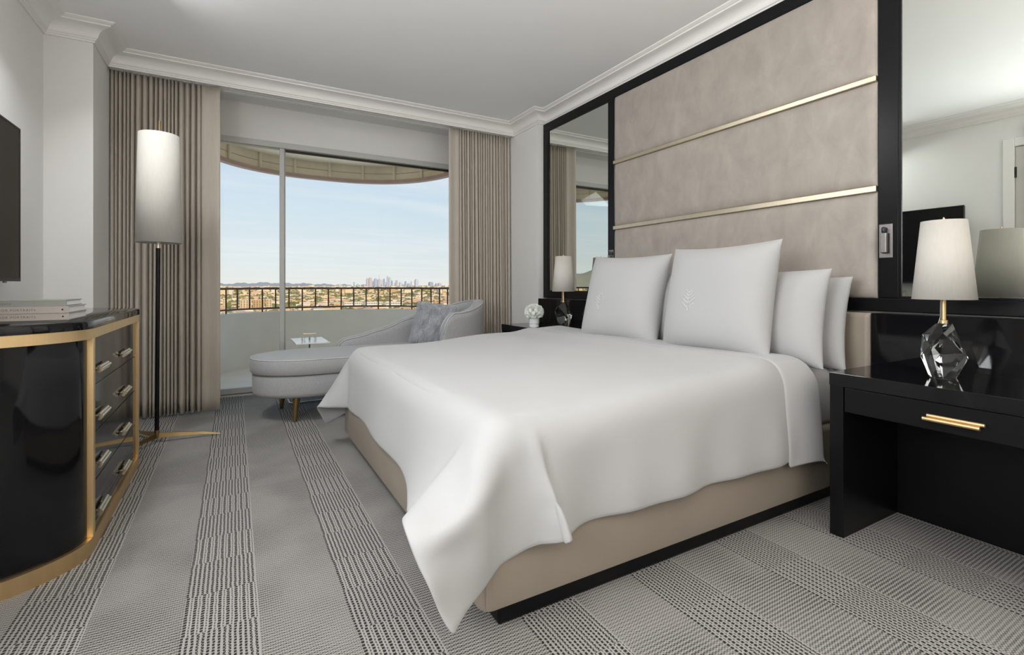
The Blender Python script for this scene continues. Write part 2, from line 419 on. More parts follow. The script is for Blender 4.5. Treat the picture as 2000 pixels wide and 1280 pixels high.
# ------------------------------------------------------------------ balcony
BC, BW, BH, BN = 1.04, 1.46, 1.97, 2.5
def scallop(off=0.0, n=64):
    pts = []
    for k in range(n+1):
        a = PI-PI*k/n
        c, s = math.cos(a), math.sin(a)
        pts.append((BC+(BW+off)*math.copysign(abs(c)**(2/BN), c), 5.2+(BH-.1+off)*abs(s)**(2/BN)))
    return pts
def curve_wall(bm, o0, o1, z0, z1, n=64):
    A, B = scallop(o0, n), scallop(o1, n)
    rings = [[(a[0], a[1], z0), (b[0], b[1], z0), (b[0], b[1], z1), (a[0], a[1], z1)] for a, b in zip(A, B)]
    add_ring_loft(bm, rings)
def slab(z0, z1, off):
    bm = bmesh.new(); P = scallop(off)
    a = [bm.verts.new((x, y, z0)) for x, y in P]; b = [bm.verts.new((x, y, z1)) for x, y in P]
    bm.faces.new(a); bm.faces.new(list(reversed(b)))
    n = len(P)
    for i in range(n):
        j = (i+1) % n; bm.faces.new((a[i], a[j], b[j], b[i]))
    return bm
tile_m = mat('balcony_floor', lin(242, 234, 222), .7, noise=(4, .04))
struct('balcony_floor', slab(-.16, -.02, .12), tile_m)
struct('balcony_threshold', box(-.796, 2.562, 5.14, 5.22, -.16, -.01), tile_m)
bm = bmesh.new(); curve_wall(bm, 0, .14, -.02, .655)
struct('wall_balcony', bm, concr_m, angle=40)
# canopy over the balcony: soffit, canvas band, ribs, rim
cn = bpy.data.objects.new('balcony_canopy', None); COL.objects.link(cn); cn.location = (BC, 5.2, 2.45); cn['kind'] = 'structure'; ORG['balcony_canopy'] = Vector((BC, 5.2, 2.45))
obj('soffit', slab(2.68, 2.78, .14), mat('canopy_soffit', lin(246, 238, 220), .8), cn)
bm = bmesh.new(); curve_wall(bm, .03, .06, 2.485, 2.68); obj('canvas_band', bm, canvas_m, cn, angle=40)
bm = bmesh.new(); curve_wall(bm, 0.0, .08, 2.44, 2.485); obj('rim', bm, edge_m, cn, angle=40)
bm = bmesh.new(); curve_wall(bm, .024, .030, 2.575, 2.580); obj('seam', bm, edge_m, cn)
SC = scallop(.018, 400)
seg = [0]
for a, b in zip(SC, SC[1:]): seg.append(seg[-1]+math.hypot(b[0]-a[0], b[1]-a[1]))
def along(pts, d):
    for k in range(len(seg)-1):
        if seg[k+1] >= d:
            t = (d-seg[k])/(seg[k+1]-seg[k]+1e-9)
            return (pts[k][0]+(pts[k+1][0]-pts[k][0])*t, pts[k][1]+(pts[k+1][1]-pts[k][1])*t)
    return pts[-1]
d = .22
while d < seg[-1]-.1:
    x, y = along(SC, d)
    obj('rib', tube([(x, y, 2.485), (x, y, 2.68)], .018, 8), canvas_m, cn)
    d += .44
# railing: two rails, balusters, every third one runs down to the parapet
rg = thing('balcony_railing', 'bronze metal railing with thin balusters on the curved balcony parapet', 'railing', (BC, 5.2, .655))
RL = scallop(.07, 400)
for z, r in ((.955, .013), (.70, .011)):
    obj(('top_rail', 'bottom_rail')[z < .8], tube([(x, y, z) for x, y in RL[::4]], r, 8), rail_m, rg)
seg = [0]
for a, b in zip(RL, RL[1:]): seg.append(seg[-1]+math.hypot(b[0]-a[0], b[1]-a[1]))
d, k = .08, 0
while d < seg[-1]-.05:
    x, y = along(RL, d); z0 = .655 if k % 3 == 0 else .70
    obj('baluster', tube([(x, y, z0), (x, y, .955)], .010, 6), rail_m, rg)
    d += .168; k += 1

# ------------------------------------------------------------------ curtains
def curtain(name, label, x0, x1, flat_side, seed, folds):
    rnd = random.Random(seed)
    t = thing(name, label, 'curtain', ((x0+x1)/2, 4.54, 0), None)
    W = x1-x0; flat = .125
    if flat_side > 0: a0, a1 = x0, x1-flat
    else: a0, a1 = x0+flat, x1
    cuts = [0]
    for k in range(folds): cuts.append(cuts[-1]+rnd.uniform(.62, 1.4))
    cuts = [a0+(a1-a0)*c/cuts[-1] for c in cuts]
    amps = [rnd.uniform(.036, .056) for _ in range(folds)]
    drift = [rnd.uniform(-.014, .014) for _ in range(folds+1)]; drift[0] = drift[-1] = 0
    def row(z):
        s = 1-z/2.57                                       # 0 top, 1 floor
        pts = []
        for k in range(folds):
            l = cuts[k]+drift[k]*s; r = cuts[k+1]+drift[k+1]*s
            for q in range(8):
                f = q/8
                c = math.cos(2*PI*f)
                d = (c-.15*math.cos(4*PI*f))*amps[k]*(.62+.38*s)
                xx = l+(r-l)*(f-.10*math.sin(2*PI*f))
                pts.append((xx, 4.555+d+.01*s-.028*s, z))
        panel = [(a1+(x1-a1)*q/6, 4.515+.014*math.sin(q*.8)-.012*s+.012*(q == 0), z) for q in range(7)] if flat_side > 0 else \
                [(x0+(a0-x0)*q/6, 4.515+.014*math.sin((6-q)*.8)-.012*s+.012*(q == 6), z) for q in range(7)]
        return pts+panel if flat_side > 0 else panel+pts
    zs = [2.570-2.556*k/22 for k in range(23)]
    bm = bmesh.new(); add_grid(bm, [row(z) for z in zs])
    o = obj('cloth', bm, curt_m, t, smooth=True)
    so = o.modifiers.new('thick', 'SOLIDIFY'); so.thickness = .004; so.offset = 0
    # pleat tape at the head, weighted hem at the foot
    bm = bmesh.new(); add_grid(bm, [[(x, y+.004, z) for x, y, z in row(zz)] for zz in (.014, .05, .085)])
    h = obj('hem', bm, curt_m, t, smooth=True)
    return t
curtain('curtain', 'pleated taupe curtain on the left of the window behind the floor lamp', -.792, -.100, 1, 4, 19)
curtain('curtain', 'pleated taupe curtain on the right of the window by the headboard wall', 1.838, 2.556, -1, 9, 20)

# ------------------------------------------------------------------ headboard wall: frame, mirrors, upholstered panels
XF = 2.6125
hw = thing('headboard_wall_panel', 'tall black framed wall panel with padded taupe upholstery and two mirrors behind the bed', 'wall panel', (XR, 2.05, 0))
def fr(y0, y1, z0, z1, name): return obj(name, box(XF, XR-.001, y0, y1, z0, z1, .004), satin_m, hw)
fr(.093, 3.984, 2.484, 2.560, 'frame_rail'); fr(.093, 3.984, .877, .939, 'frame_rail')
for a, b in ((3.893, 3.984), (2.957, 3.025), (1.056, 1.139), (.093, .188)): fr(a, b, .939, 2.484, 'frame_stile')
def ring_frame(y0, y1, z0, z1, w):          # inner bead of a mirror
    bm = bmesh.new()
    add_box(bm, XF+.001, XR-.02, y0, y0+w, z0, z1); add_box(bm, XF+.001, XR-.02, y1-w, y1, z0, z1)
    add_box(bm, XF+.001, XR-.02, y0+w, y1-w, z0, z0+w); add_box(bm, XF+.001, XR-.02, y0+w, y1-w, z1-w, z1)
    return bm
for y0, y1 in ((3.025, 3.893), (.188, 1.056)):
    mr = obj('mirror', box(XF+.006, XR-.005, y0, y1, .939, 2.484), mirror_m, hw)
    obj('mirror_bead', ring_frame(y0, y1, .939, 2.484, .010), satin_m, mr)
def puffy(y0, y1, z0, z1, xb, depth, rim=.045, n=20):
    bm = bmesh.new()
    def coords(a, b):
        L_ = [0, .004, .012, .024, rim]
        mid = [rim+(b-a-2*rim)*k/n for k in range(1, n)]
        return [a+c for c in L_]+[a+c for c in mid]+[b-c for c in reversed(L_)]
    ys, zs = coords(y0, y1), coords(z0, z1)
    def hgt(y, z):
        e = min(y-y0, y1-y); g = min(z-z0, z1-z)
        f = lambda q: math.sqrt(max(0, 1-(1-min(1, q/rim))**2))
        big = (1-((2*y-y0-y1)/(y1-y0))**4)*(1-((2*z-z0-z1)/(z1-z0))**2)
        return depth*(.25+.75*f(e)*f(g))*(.82+.18*big)
    add_grid(bm, [[(xb-hgt(y, z), y, z) for z in zs] for y in ys])
    add_box(bm, xb-.004, XR-.004, y0+.002, y1-.002, z0+.002, z1-.002)
    return bm
for z0, z1 in ((1.979, 2.484), (1.4645, 1.954), (.939, 1.437)):
    obj('padded_panel', puffy(1.139, 2.957, z0, z1, XF+.014, .034), panel_m, hw, angle=50)
for z0, z1 in ((1.954, 1.979), (1.437, 1.4645)):
    obj('brass_strip', box(XF-.016, XR-.004, 1.139, 2.957, z0, z1, .002), pale_brass_m, hw)
for y0, y1 in ((3.205, 3.98), (.10, 1.138)):
    obj('low_back_panel', box(2.552, XR-.001, y0, y1, .0, .871, .002), lacq_m, hw)

def reading_light(y, z, label, side):
    t = thing('reading_light', label, 'reading light', (XF, y, z))
    obj('wall_plate', box(XF-.006, XF, y-.027, y+.027, z-.078, z+.078, .002), steel_m, t)
    obj('recess', box(XF-.007, XF-.005, y-.017, y+.014, z-.058, z+.035), plastic_m, t)
    obj('pivot', lathe([(.006, -.012), (.009, -.006), (.009, .010), (.005, .016)], (XF-.020, y+.002*side, z+.048), 12), plastic_m, t, angle=40)
    obj('lamp_arm', box(XF-.032, XF-.008, y-.012, y+.012, z-.055, z+.036, .003), steel_m, t)
reading_light(1.104, 1.203, 'nickel fold-flat reading light on the black stile left of the near bedside lamp', 1)
reading_light(2.991, 1.203, 'nickel reading light on the far black stile, half hidden behind the left sham', -1)
# ------------------------------------------------------------------ bed
YN, YFAR = 1.227, 3.216
bed = thing('bed', 'king bed with taupe leather base on a black plinth and low headboard', 'bed', (1.58, 2.22, 0))
obj('plinth', box(.672, 2.55, 1.262, 3.18, 0, .072, .008), satin_m, bed)
bm = bmesh.new()
def rrect(x0, x1, y0, y1, r, z, n=6):
    pts = []
    for cx, cy, a0 in ((x1-r, y1-r, 0), (x0+r, y1-r, PI/2), (x0+r, y0+r, PI), (x1-r, y0+r, 1.5*PI)):
        for k in range(n+1): pts.append((cx+r*math.cos(a0+PI/2*k/n), cy+r*math.sin(a0+PI/2*k/n), z))
    return pts
prof = [(.012, .070), (.003, .074), (0, .086), (0, .33), (.004, .345), (.014, .352)]
add_ring_loft(bm, [rrect(.603+i, 2.55-i, YN+i, YFAR-i, .035, z) for i, z in prof])
obj('base_frame', bm, leath_m, bed, angle=50)
obj('corner_seam', tube([(.6125, YN+.0085, .088), (.6125, YN+.0085, .345)], .0015, 5), leath_m, bed)
bm = puffy(1.143, 3.20, .0, .871, 2.562, .022, rim=.02, n=8)
obj('low_headboard', bm, leath_m, bed, angle=50)
mt = obj('mattress', None or (lambda: (lambda b: (add_ring_loft(b, [rrect(.640+i, 2.535-i, 1.250+i, 3.195-i, .06, z) for i, z in ((.02, .352), (.004, .358), (0, .375), (0, .56), (.008, .588), (.025, .604), (.05, .610))]), b)[1])(bmesh.new()))(), linen_m, None, angle=60)
tag(mt, 'white sheeted king mattress on the taupe bed base, bare beside the near nightstand', 'mattress')

PINS = [(0, 0, (.478, 1.105, .135)), (5, 0, (.405, 1.125, .30)), (10, 0, (.338, 1.150, .455)), (-7, 0, (.455, 3.25, .275)), (-1, 0, (.50, 3.31, .12))]
def duvet_sim(LS=.285, LF=.275, steps=150, iters=18):
    """a cloth sheet relaxed over the rounded bed box, its stiff foot corners standing out"""
    h = .03
    x0, x1 = .60-LF, 2.21; ya, yb = 1.205, 3.215
    nx = int(round((x1-x0)/h))+1; ny = int(round((yb-ya+2*LS)/h))+1
    xs = x0+np.arange(nx)*h; ys = (ya+yb)/2+(np.arange(ny)-(ny-1)/2)*h
    P = np.zeros((nx, ny, 3)); P[..., 0] = xs[:, None]
    b = np.maximum(ya-.03-ys, 0)+np.maximum(ys-yb-.03, 0)
    P[..., 1] = np.clip(ys, ya-.03, yb+.03)[None, :]; P[..., 2] = .66-b[None, :]*.98
    P += np.random.RandomState(3).uniform(-.001, .001, P.shape)
    Q = P.copy()
    X0, X1, Y0, Y1, ZT, R = .61, 2.6, ya+.01, yb-.01, .612, .095
    def con(A, B, l, s):
        d = B-A; n = np.sqrt((d*d).sum(-1, keepdims=True))+1e-9
        c = d*((n-l)/n)*(.5*s); A += c; B -= c
    dt = .011
    for st in range(steps):
        Vv = (P-Q)*.985; Q = P.copy(); P = P+Vv; P[..., 2] -= 9.8*dt*dt
        k = min(1., st/60)
        for jj, ii, tg in PINS: P[ii, jj] += (np.array(tg)-P[ii, jj])*.8*k
        for it in range(iters):
            for o in (0, 1):
                n = (nx-o)//2*2; con(P[o:o+n:2], P[o+1:o+n:2], h, 1.)
                n = (ny-o)//2*2; con(P[:, o:o+n:2], P[:, o+1:o+n:2], h, 1.)
            for o in (0, 1):
                n = (nx-o)//2*2
                con(P[o:o+n:2, :-1], P[o+1:o+n:2, 1:], h*2**.5, .35); con(P[o:o+n:2, 1:], P[o+1:o+n:2, :-1], h*2**.5, .35)
            for k2, s in ((2, .25), (4, .2)):
                for base in range(k2):
                    m = len(range(base+k2, nx, 2*k2))
                    if m: con(P[base::2*k2][:m], P[base+k2::2*k2][:m], h*k2, s)
                    m = len(range(base+k2, ny, 2*k2))
                    if m: con(P[:, base::2*k2][:, :m], P[:, base+k2::2*k2][:, :m], h*k2, s)
            P[-1, :, 0] = np.maximum(P[-1, :, 0], x1)
            c = np.stack([np.clip(P[..., 0], X0+R, X1-R), np.clip(P[..., 1], Y0+R, Y1-R), np.clip(P[..., 2], -1, ZT-R)], -1)
            d = P-c; n = np.sqrt((d*d).sum(-1)); ins = n < 1e-6; n = np.where(ins, 1, n); hit = (n < R) & ~ins
            P = np.where(hit[..., None], c+d/n[..., None]*R, P)
            P[..., 2] = np.where(ins, ZT, P[..., 2])
            Q = np.where(hit[..., None], Q+(P-Q)*.6, Q)
            P[..., 2] = np.maximum(P[..., 2], .02)
    return P
P = duvet_sim()
nx, ny, _ = P.shape
# loft of the down: fuller towards the turned-down head, soft waves across the top
top = np.clip((P[..., 2]-.40)/.21, 0, 1); top = top*top*(3-2*top)
up = np.clip((P[..., 0]-.75)/1.0, 0, 1); up = up*up*(3-2*up)
fold = np.exp(-((P[..., 0]-1.93)/.11)**2)
P[..., 2] += top*(.042*up+.028*fold+.004*np.sin(P[..., 0]*9+P[..., 1]*2.2)+.003*np.sin(P[..., 1]*7-P[..., 0]*4))
side = np.clip((.52-P[..., 2])/.2, 0, 1)
rip = .010*np.sin(P[..., 0]*11.0)+.006*np.sin(P[..., 0]*23+1)
mask = side*(P[..., 0] > .8)
P[..., 1] += np.where(P[..., 1] < 2.2, -1, 1)*mask*(rip+.016)
xf = side*((P[..., 1] > 1.45) & (P[..., 1] < 3.0))
P[..., 0] -= xf*(.010+.007*np.sin(P[..., 1]*9))
bm = bmesh.new(); add_grid(bm, [[P[i, j] for j in range(ny)] for i in range(nx)])
dv = obj('duvet', bm, linen_m, None, smooth=True)
so = dv.modifiers.new('thick', 'SOLIDIFY'); so.thickness = .010; so.offset = -1
sb = dv.modifiers.new('soft', 'SUBSURF'); sb.levels = 1; sb.render_levels = 1
tag(dv, 'smooth white duvet draped over the bed with stiff pointed foot corners', 'duvet')
# turned-down band at the head edge, a part of the duvet
i0 = int(np.argmin(np.abs(P[:, ny//2, 0]-1.985)))
band = []
for i in range(i0, nx):
    row = []
    t = (i-i0)/(nx-1-i0)
    for j in range(ny):
        p = P[i, j].copy()
        du = P[min(i+1, nx-1), j]-P[max(i-1, 0), j]; dw = P[i, min(j+1, ny-1)]-P[i, max(j-1, 0)]
        n = np.cross(du, dw); n /= np.linalg.norm(n)+1e-9
        if n[2] < -.2 or (abs(n[2]) <= .2 and n[1]*(p[1]-2.2) < 0): n = -n
        p += n*(.003+.024*math.sin(PI*.55*t)**.8)
        row.append(p)
    # hangs a little lower than the duvet
    lo0, lo1 = row[0]+np.array((0.0, -.004, -.018)), row[-1]+np.array((0.0, .004, -.018))
    if t > .55: lo0[0] += .02*t; lo1[0] += .02*t
    band.append([lo0]+row+[lo1])
band.append([p+np.array((.012, 0, -.022)) for p in band[-1]])
bm = bmesh.new(); add_grid(bm, band)
tb = obj('turned_down_band', bm, linen_m, dv, smooth=True)
so = tb.modifiers.new('thick', 'SOLIDIFY'); so.thickness = .010; so.offset = -1
sb = tb.modifiers.new('soft', 'SUBSURF'); sb.levels = 1; sb.render_levels = 1

# ------------------------------------------------------------------ pillows
def pillow_fn(W, H, T, pinch=.055, corner=1.0, wr=0.0, seed=0):
    rnd = random.Random(seed); ph = [rnd.uniform(0, 6) for _ in range(4)]
    def f(u, v, s):
        x = W/2*u*(1-pinch*(1-v*v)*abs(u)**3); y = H/2*v*(1-pinch*(1-u*u)*abs(v)**3)
        t = T/2*((1-u**4)*(1-v**4))**.55*(1-.22*(u*u+v*v)/2)
        z = s*t*(1+.05*math.sin(3*u+ph[0])*math.cos(2.3*v+ph[1]))
        z += wr*math.sin(4*u+ph[2])*math.sin(3*v+ph[3])
        return Vector((x, y, z))
    return f
def pillow_mesh(fn, M4, n=26):
    bm = bmesh.new()
    us = [math.sin(PI/2*(-1+2*k/n)) for k in range(n+1)]
    F = [[bm.verts.new(M4 @ fn(u, v, 1)) for v in us] for u in us]
    B = [[F[i][j] if i in (0, n) or j in (0, n) else bm.verts.new(M4 @ fn(us[i], us[j], -1)) for j in range(n+1)] for i in range(n+1)]
    for i in range(n):
        for j in range(n):
            bm.faces.new((F[i][j], F[i+1][j], F[i+1][j+1], F[i][j+1]))
            bm.faces.new((B[i][j], B[i][j+1], B[i+1][j+1], B[i+1][j]))
    return bm
def frame(center, xax, yax):
    x = Vector(xax).normalized(); y = Vector(yax); y = (y-x*y.dot(x)).normalized(); z = x.cross(y)
    return Matrix(((x.x, y.x, z.x, center[0]), (x.y, y.y, z.y, center[1]), (x.z, y.z, z.z, center[2]), (0, 0, 0, 1)))
def pillow(name, label, cat, center, lean, yaw, W, H, T, seed, roll=0.0, emblem=None, pinch=.055, group=None):
    # faces -x: width along -y (left to right as seen), height up and leaning back
    c, s = math.cos(yaw), math.sin(yaw)
    wx = Vector((s, -c, math.sin(roll)))
    hy = Vector((math.sin(lean), 0, math.cos(lean)))
    M4 = frame(center, wx, hy)
    fn = pillow_fn(W, H, T, pinch, seed=seed)
    o = obj(name, pillow_mesh(fn, M4), linen_m, None, smooth=True)
    tag(o, label, cat, group)
    if emblem:
        # stitched tree emblem, raised on the front
        bm = bmesh.new()
        def stroke(pts, r):
            pp = []
            for (a, b) in pts:
                u, v = a/(W/2), b/(H/2); p = fn(u, v, 1); q = fn(u, v, 1); pp.append(M4 @ (p+Vector((0, 0, .0012))))
            add_tube(bm, pp, r, 6)
        cx, cy, e = emblem
        stroke([(cx, cy-.055*e), (cx, cy-.035*e)], .0026*e)
        for k, (w, y0, hgt) in enumerate(((.040, -.035, .030), (.040, -.012, .030), (.034, .010, .026), (.026, .028, .022), (.018, .044, .018))):
            for sd in (-1, 1):
                stroke([(cx+sd*w*q*e, cy+(y0+hgt*(q**1.25))*e) for q in (0, .25, .5, .75, 1)], .0022*e)
        stroke([(cx, cy-.035*e), (cx, cy+.05*e)], .0012*e)
        obj('embroidered_emblem', bm, thread_m, o, smooth=True, label='white tree emblem stitched on the sham')
    return o
pillow('standard_pillow', 'rearmost white pillow standing at the right by the headboard', 'pillow', (2.462, 1.565, .822), .14, 0, .76, .44, .15, 3)
pillow('standard_pillow', 'white pillow between the right sham and the rearmost right pillow', 'pillow', (2.325, 1.575, .848), .15, -.02, .74, .46, .17, 5)
pillow('standard_pillow', 'white pillow behind the left sham, its edge showing between the two shams', 'pillow', (2.325, 2.33, .85), .15, .02, .68, .46, .17, 9)
pillow('euro_sham', 'large square white sham with tree emblem, the nearer and right one', 'pillow', (2.19, 1.69, .930), .19, -.03, .66, .58, .22, 21, pinch=.07, emblem=(-.085, -.035, 1.0), roll=.01)
pillow('euro_sham', 'large square white sham with tree emblem, the farther one before the window', 'pillow', (2.195, 2.40, .915), .25, .10, .645, .58, .22, 33, pinch=.07, emblem=(-.10, -.05, 1.0), roll=-.015)

# ------------------------------------------------------------------ nightstands
def pull(parent, c, length, out, rods, m=brass_m):
    """slim brass rods set side by side, each a little shifted along the pull"""
    cx, cy, cz = c
    bm = bmesh.new()
    for ox, dz, sh, r in rods:
        add_tube(bm, [(cx+out*ox, cy+sh-length/2, cz+dz), (cx+out*ox, cy+sh+length/2, cz+dz)], r, 12)
    for k in (-.3, .3): add_tube(bm, [(cx, cy+k*length, cz), (cx+out*.014, cy+k*length, cz)], .0045, 8)
    return obj('handle', bm, m, parent, angle=40)
def nightstand(label, y0, y1):
    yc = (y0+y1)/2
    t = thing('nightstand', label, 'nightstand', (2.3, yc, 0))
    obj('top', box(2.083, 2.551, y0, y1, .598, .650, .0015), lacq_m, t)
    obj('side_panel', box(2.086, 2.551, y1-.051, y1-.001, 0, .598, .0015), satin_m, t)
    obj('side_panel', box(2.086, 2.551, y0+.001, y0+.051, 0, .598, .0015), satin_m, t)
    dr = obj('drawer', box(2.089, 2.50, y0+.054, y1-.054, .500, .595, .0015), satin_m, t)
    obj('back_panel', box(2.535, 2.551, y0+.051, y1-.051, .0, .598), satin_m, t)
    h = pull(dr, (2.089, yc-.003, .545), .150, -1, ((.013, .0058, -.005, .0064), (.020, -.0055, .005, .0068)))
    return t
nightstand('black lacquer nightstand with brass pull in the right foreground', .30, 1.079)
nightstand('black lacquer nightstand on the window side beyond the bed', 3.262, 3.86)

def crystal_lamp(label, x, y, ry):
    z0 = .650
    t = thing('crystal_table_lamp', label, 'lamp', (x, y, z0), 'bedside crystal lamps')
    pts = [(-.040, -.020, 0), (.004, -.040, 0), (.042, -.010, 0), (.020, .036, 0), (-.030, .030, 0),
           (-.074, -.020, .125), (-.058, .030, .160), (-.046, -.044, .172), (.076, -.006, .098), (.034, -.062, .080), (.030, .060, .090), (-.044, .052, .078),
           (-.020, -.014, .204), (.018, -.018, .204), (.018, .014, .204), (-.016, .016, .204)]
    bm = bmesh.new(); c, s = math.cos(ry), math.sin(ry)
    for p in pts: bm.verts.new((x+p[0]*c-p[1]*s, y+p[0]*s+p[1]*c, z0+.0005+p[2]))
    bmesh.ops.convex_hull(bm, input=bm.verts)
    bmesh.ops.dissolve_limit(bm, angle_limit=.02, verts=bm.verts, edges=bm.edges)
    obj('crystal_base', bm, crystal_m, t)
    obj('brass_stem', lathe([(.013, .205), (.013, .217), (.0075, .219), (.0075, .33), (.012, .332), (.012, .40), (.004, .41), (.004, .575)], (x, y, z0), 20), brass_m, t, angle=40)
    obj('cord', tube([(x-.012*c, y-.012*s, z0+.30), (x-.013*c, y-.013*s, z0+.23), (x-.022*c, y-.022*s, z0+.205)], .0018, 6), steel_m, t)
    sh = bmesh.new(); add_lathe(sh, [(.095, .296), (.068, .592)], (x, y, z0), 48, caps=False)
    so_ = obj('lamp_shade', sh, shade_m, t, smooth=True)
    m_ = so_.modifiers.new('thick', 'SOLIDIFY'); m_.thickness = .002
    bm = bmesh.new()
    for k in range(3):
        a = 2*PI*k/3; add_tube(bm, [(x, y, z0+.575), (x+.067*math.cos(a), y+.067*math.sin(a), z0+.588)], .0012, 5)
    obj('shade_spider', bm, brass_m, t)
    obj('finial', lathe([(.003, .575), (.005, .585), (.004, .600), (.0015, .606)], (x, y, z0), 12), brass_m, t, angle=40)
    return t
crystal_lamp('faceted crystal lamp with white shade on the near nightstand', 2.328, .797, -.45)
crystal_lamp('faceted crystal lamp with white shade on the far nightstand before the left mirror', 2.415, 3.372, -.6)

def flowers(x, y, z):
    t = thing('flower_vase', 'white vase of round white roses on the far nightstand', 'vase', (x, y, z))
    obj('vase', lathe([(.036, .0), (.040, .003), (.041, .022), (.0385, .024), (.0385, .027), (.042, .030), (.045, .085), (.043, .088), (.041, .085), (.038, .02), (.0, .018)], (x, y, z+.0005), 32), ceram_m, t, angle=35)
    # one rose, copied
    bm = bmesh.new(); rnd = random.Random(2)
    add_lathe(bm, [(.002, -.012), (.012, -.010), (.017, .0), (.013, .012), (.004, .016)], (0, 0, 0), 10)
    for ring, (r, npet, tilt) in enumerate(((.012, 4, .3), (.018, 5, .7), (.023, 6, 1.1))):
        for k in range(npet):
            a = 2*PI*k/npet+ring*.5
            P_ = []
            for i in range(4):
                v = i/3; row = []
                for j in range(5):
                    w = (j/4-.5)*1.25
                    rr = r*(.45+.55*math.sin(v*1.6))+.006*v*tilt
                    zz = -.012+.030*v*(1.1-.28*tilt)-.006*abs(w)*v
                    row.append((rr*math.cos(a+w*.9), rr*math.sin(a+w*.9), zz))
                P_.append(row)
            add_grid(bm, P_)
    me = bpy.data.meshes.new('rose'); bm.to_mesh(me); bm.free(); me.materials.append(petal_m)
    me.polygons.foreach_set('use_smooth', [True]*len(me.polygons))
    spots = [(0, 0, 1)]
    for k in range(6): spots.append((math.cos(k*PI/3)*.62, math.sin(k*PI/3)*.62, .74))
    for k in range(9): spots.append((math.cos(k*2*PI/9+.2)*.95, math.sin(k*2*PI/9+.2)*.95, .28))
    for k in range(9): spots.append((math.cos(k*2*PI/9+.55)*.97, math.sin(k*2*PI/9+.55)*.97, -.12))
    for sx, sy, sz in spots:
        o = bpy.data.objects.new('rose', me); COL.objects.link(o); o.parent = t
        n = Vector((sx, sy, sz)).normalized()
        o.location = (n.x*.058, n.y*.058, .128+n.z*.042)
        o.rotation_euler = n.to_track_quat('Z', 'Y').to_euler(); o.scale = (1.35, 1.35, 1.2)
    obj('foliage', lathe([(.02, .08), (.035, .095), (.042, .12), (.03, .14), (.01, .15)], (x, y, z), 16), leafy_m, t, smooth=True)
flowers(2.150, 3.415, .650)
# ------------------------------------------------------------------ dresser
DX, DY0, DY1, DA, DB = -.46, 2.37, 3.35, .572, .318
def d_outline(off=0.0, n=18, xb=-1.033):
    """plan of the dresser: straight front, elliptical ends, flat back; off grows it outwards"""
    pts = []
    for k in range(n+1):
        a = PI/2*k/n
        pts.append((xb+(DA+off)*math.sin(a), DY0-(DB+off)*math.cos(a)))
    for k in range(n+1):
        a = PI/2*k/n
        pts.append((xb+(DA+off)*math.cos(a), DY1+(DB+off)*math.sin(a)))
    return pts
def d_slab(z0, z1, off, bev=.0):
    bm = bmesh.new()
    rings = [[(x, y, z0) for x, y in d_outline(off)]]
    if bev: rings += [[(x, y, z1-bev) for x, y in d_outline(off)], [(x, y, z1-bev*.3) for x, y in d_outline(off-bev*.3)], [(x, y, z1) for x, y in d_outline(off-bev)]]
    else: rings.append([(x, y, z1) for x, y in d_outline(off)])
    add_ring_loft(bm, rings); return bm
dr = thing('dresser', 'glossy black chest of drawers with rounded ends and brass banding under the television', 'dresser', (-.8, 2.86, 0))
obj('carcass', d_slab(.02, .80, -.016), lacq_m, dr, angle=30)
obj('top', d_slab(.838, .870, .004, .010), lacq_m, dr, angle=30)
obj('brass_band', d_slab(.800, .838, 0), brass_m, dr, angle=30, label='wide brass band below the top')
obj('brass_base', d_slab(0, .058, 0), brass_m, dr, angle=30)
for y in (DY0-.012, DY1-.018):
    obj('brass_stile', box(DX-.03, DX+.001, y, y+.028, .058, .80, .002), brass_m, dr)
zs = (.058, .2435, .429, .6145, .800)
for k in range(4):
    d_ = obj('drawer', box(DX-.03, DX-.011, DY0+.020, DY1-.020, zs[k]+.002, zs[k+1]-.002, .0015), lacq_m, dr)
    zc = (zs[k]+zs[k+1])/2-.035
    for y in (2.515, 2.985):
        pull(d_, (DX-.011, y, zc), .15, 1, ((.011, .0085, .004, .0062), (.020, .003, -.004, .0062), (.013, -.008, .006, .0062)), pale_brass_m)

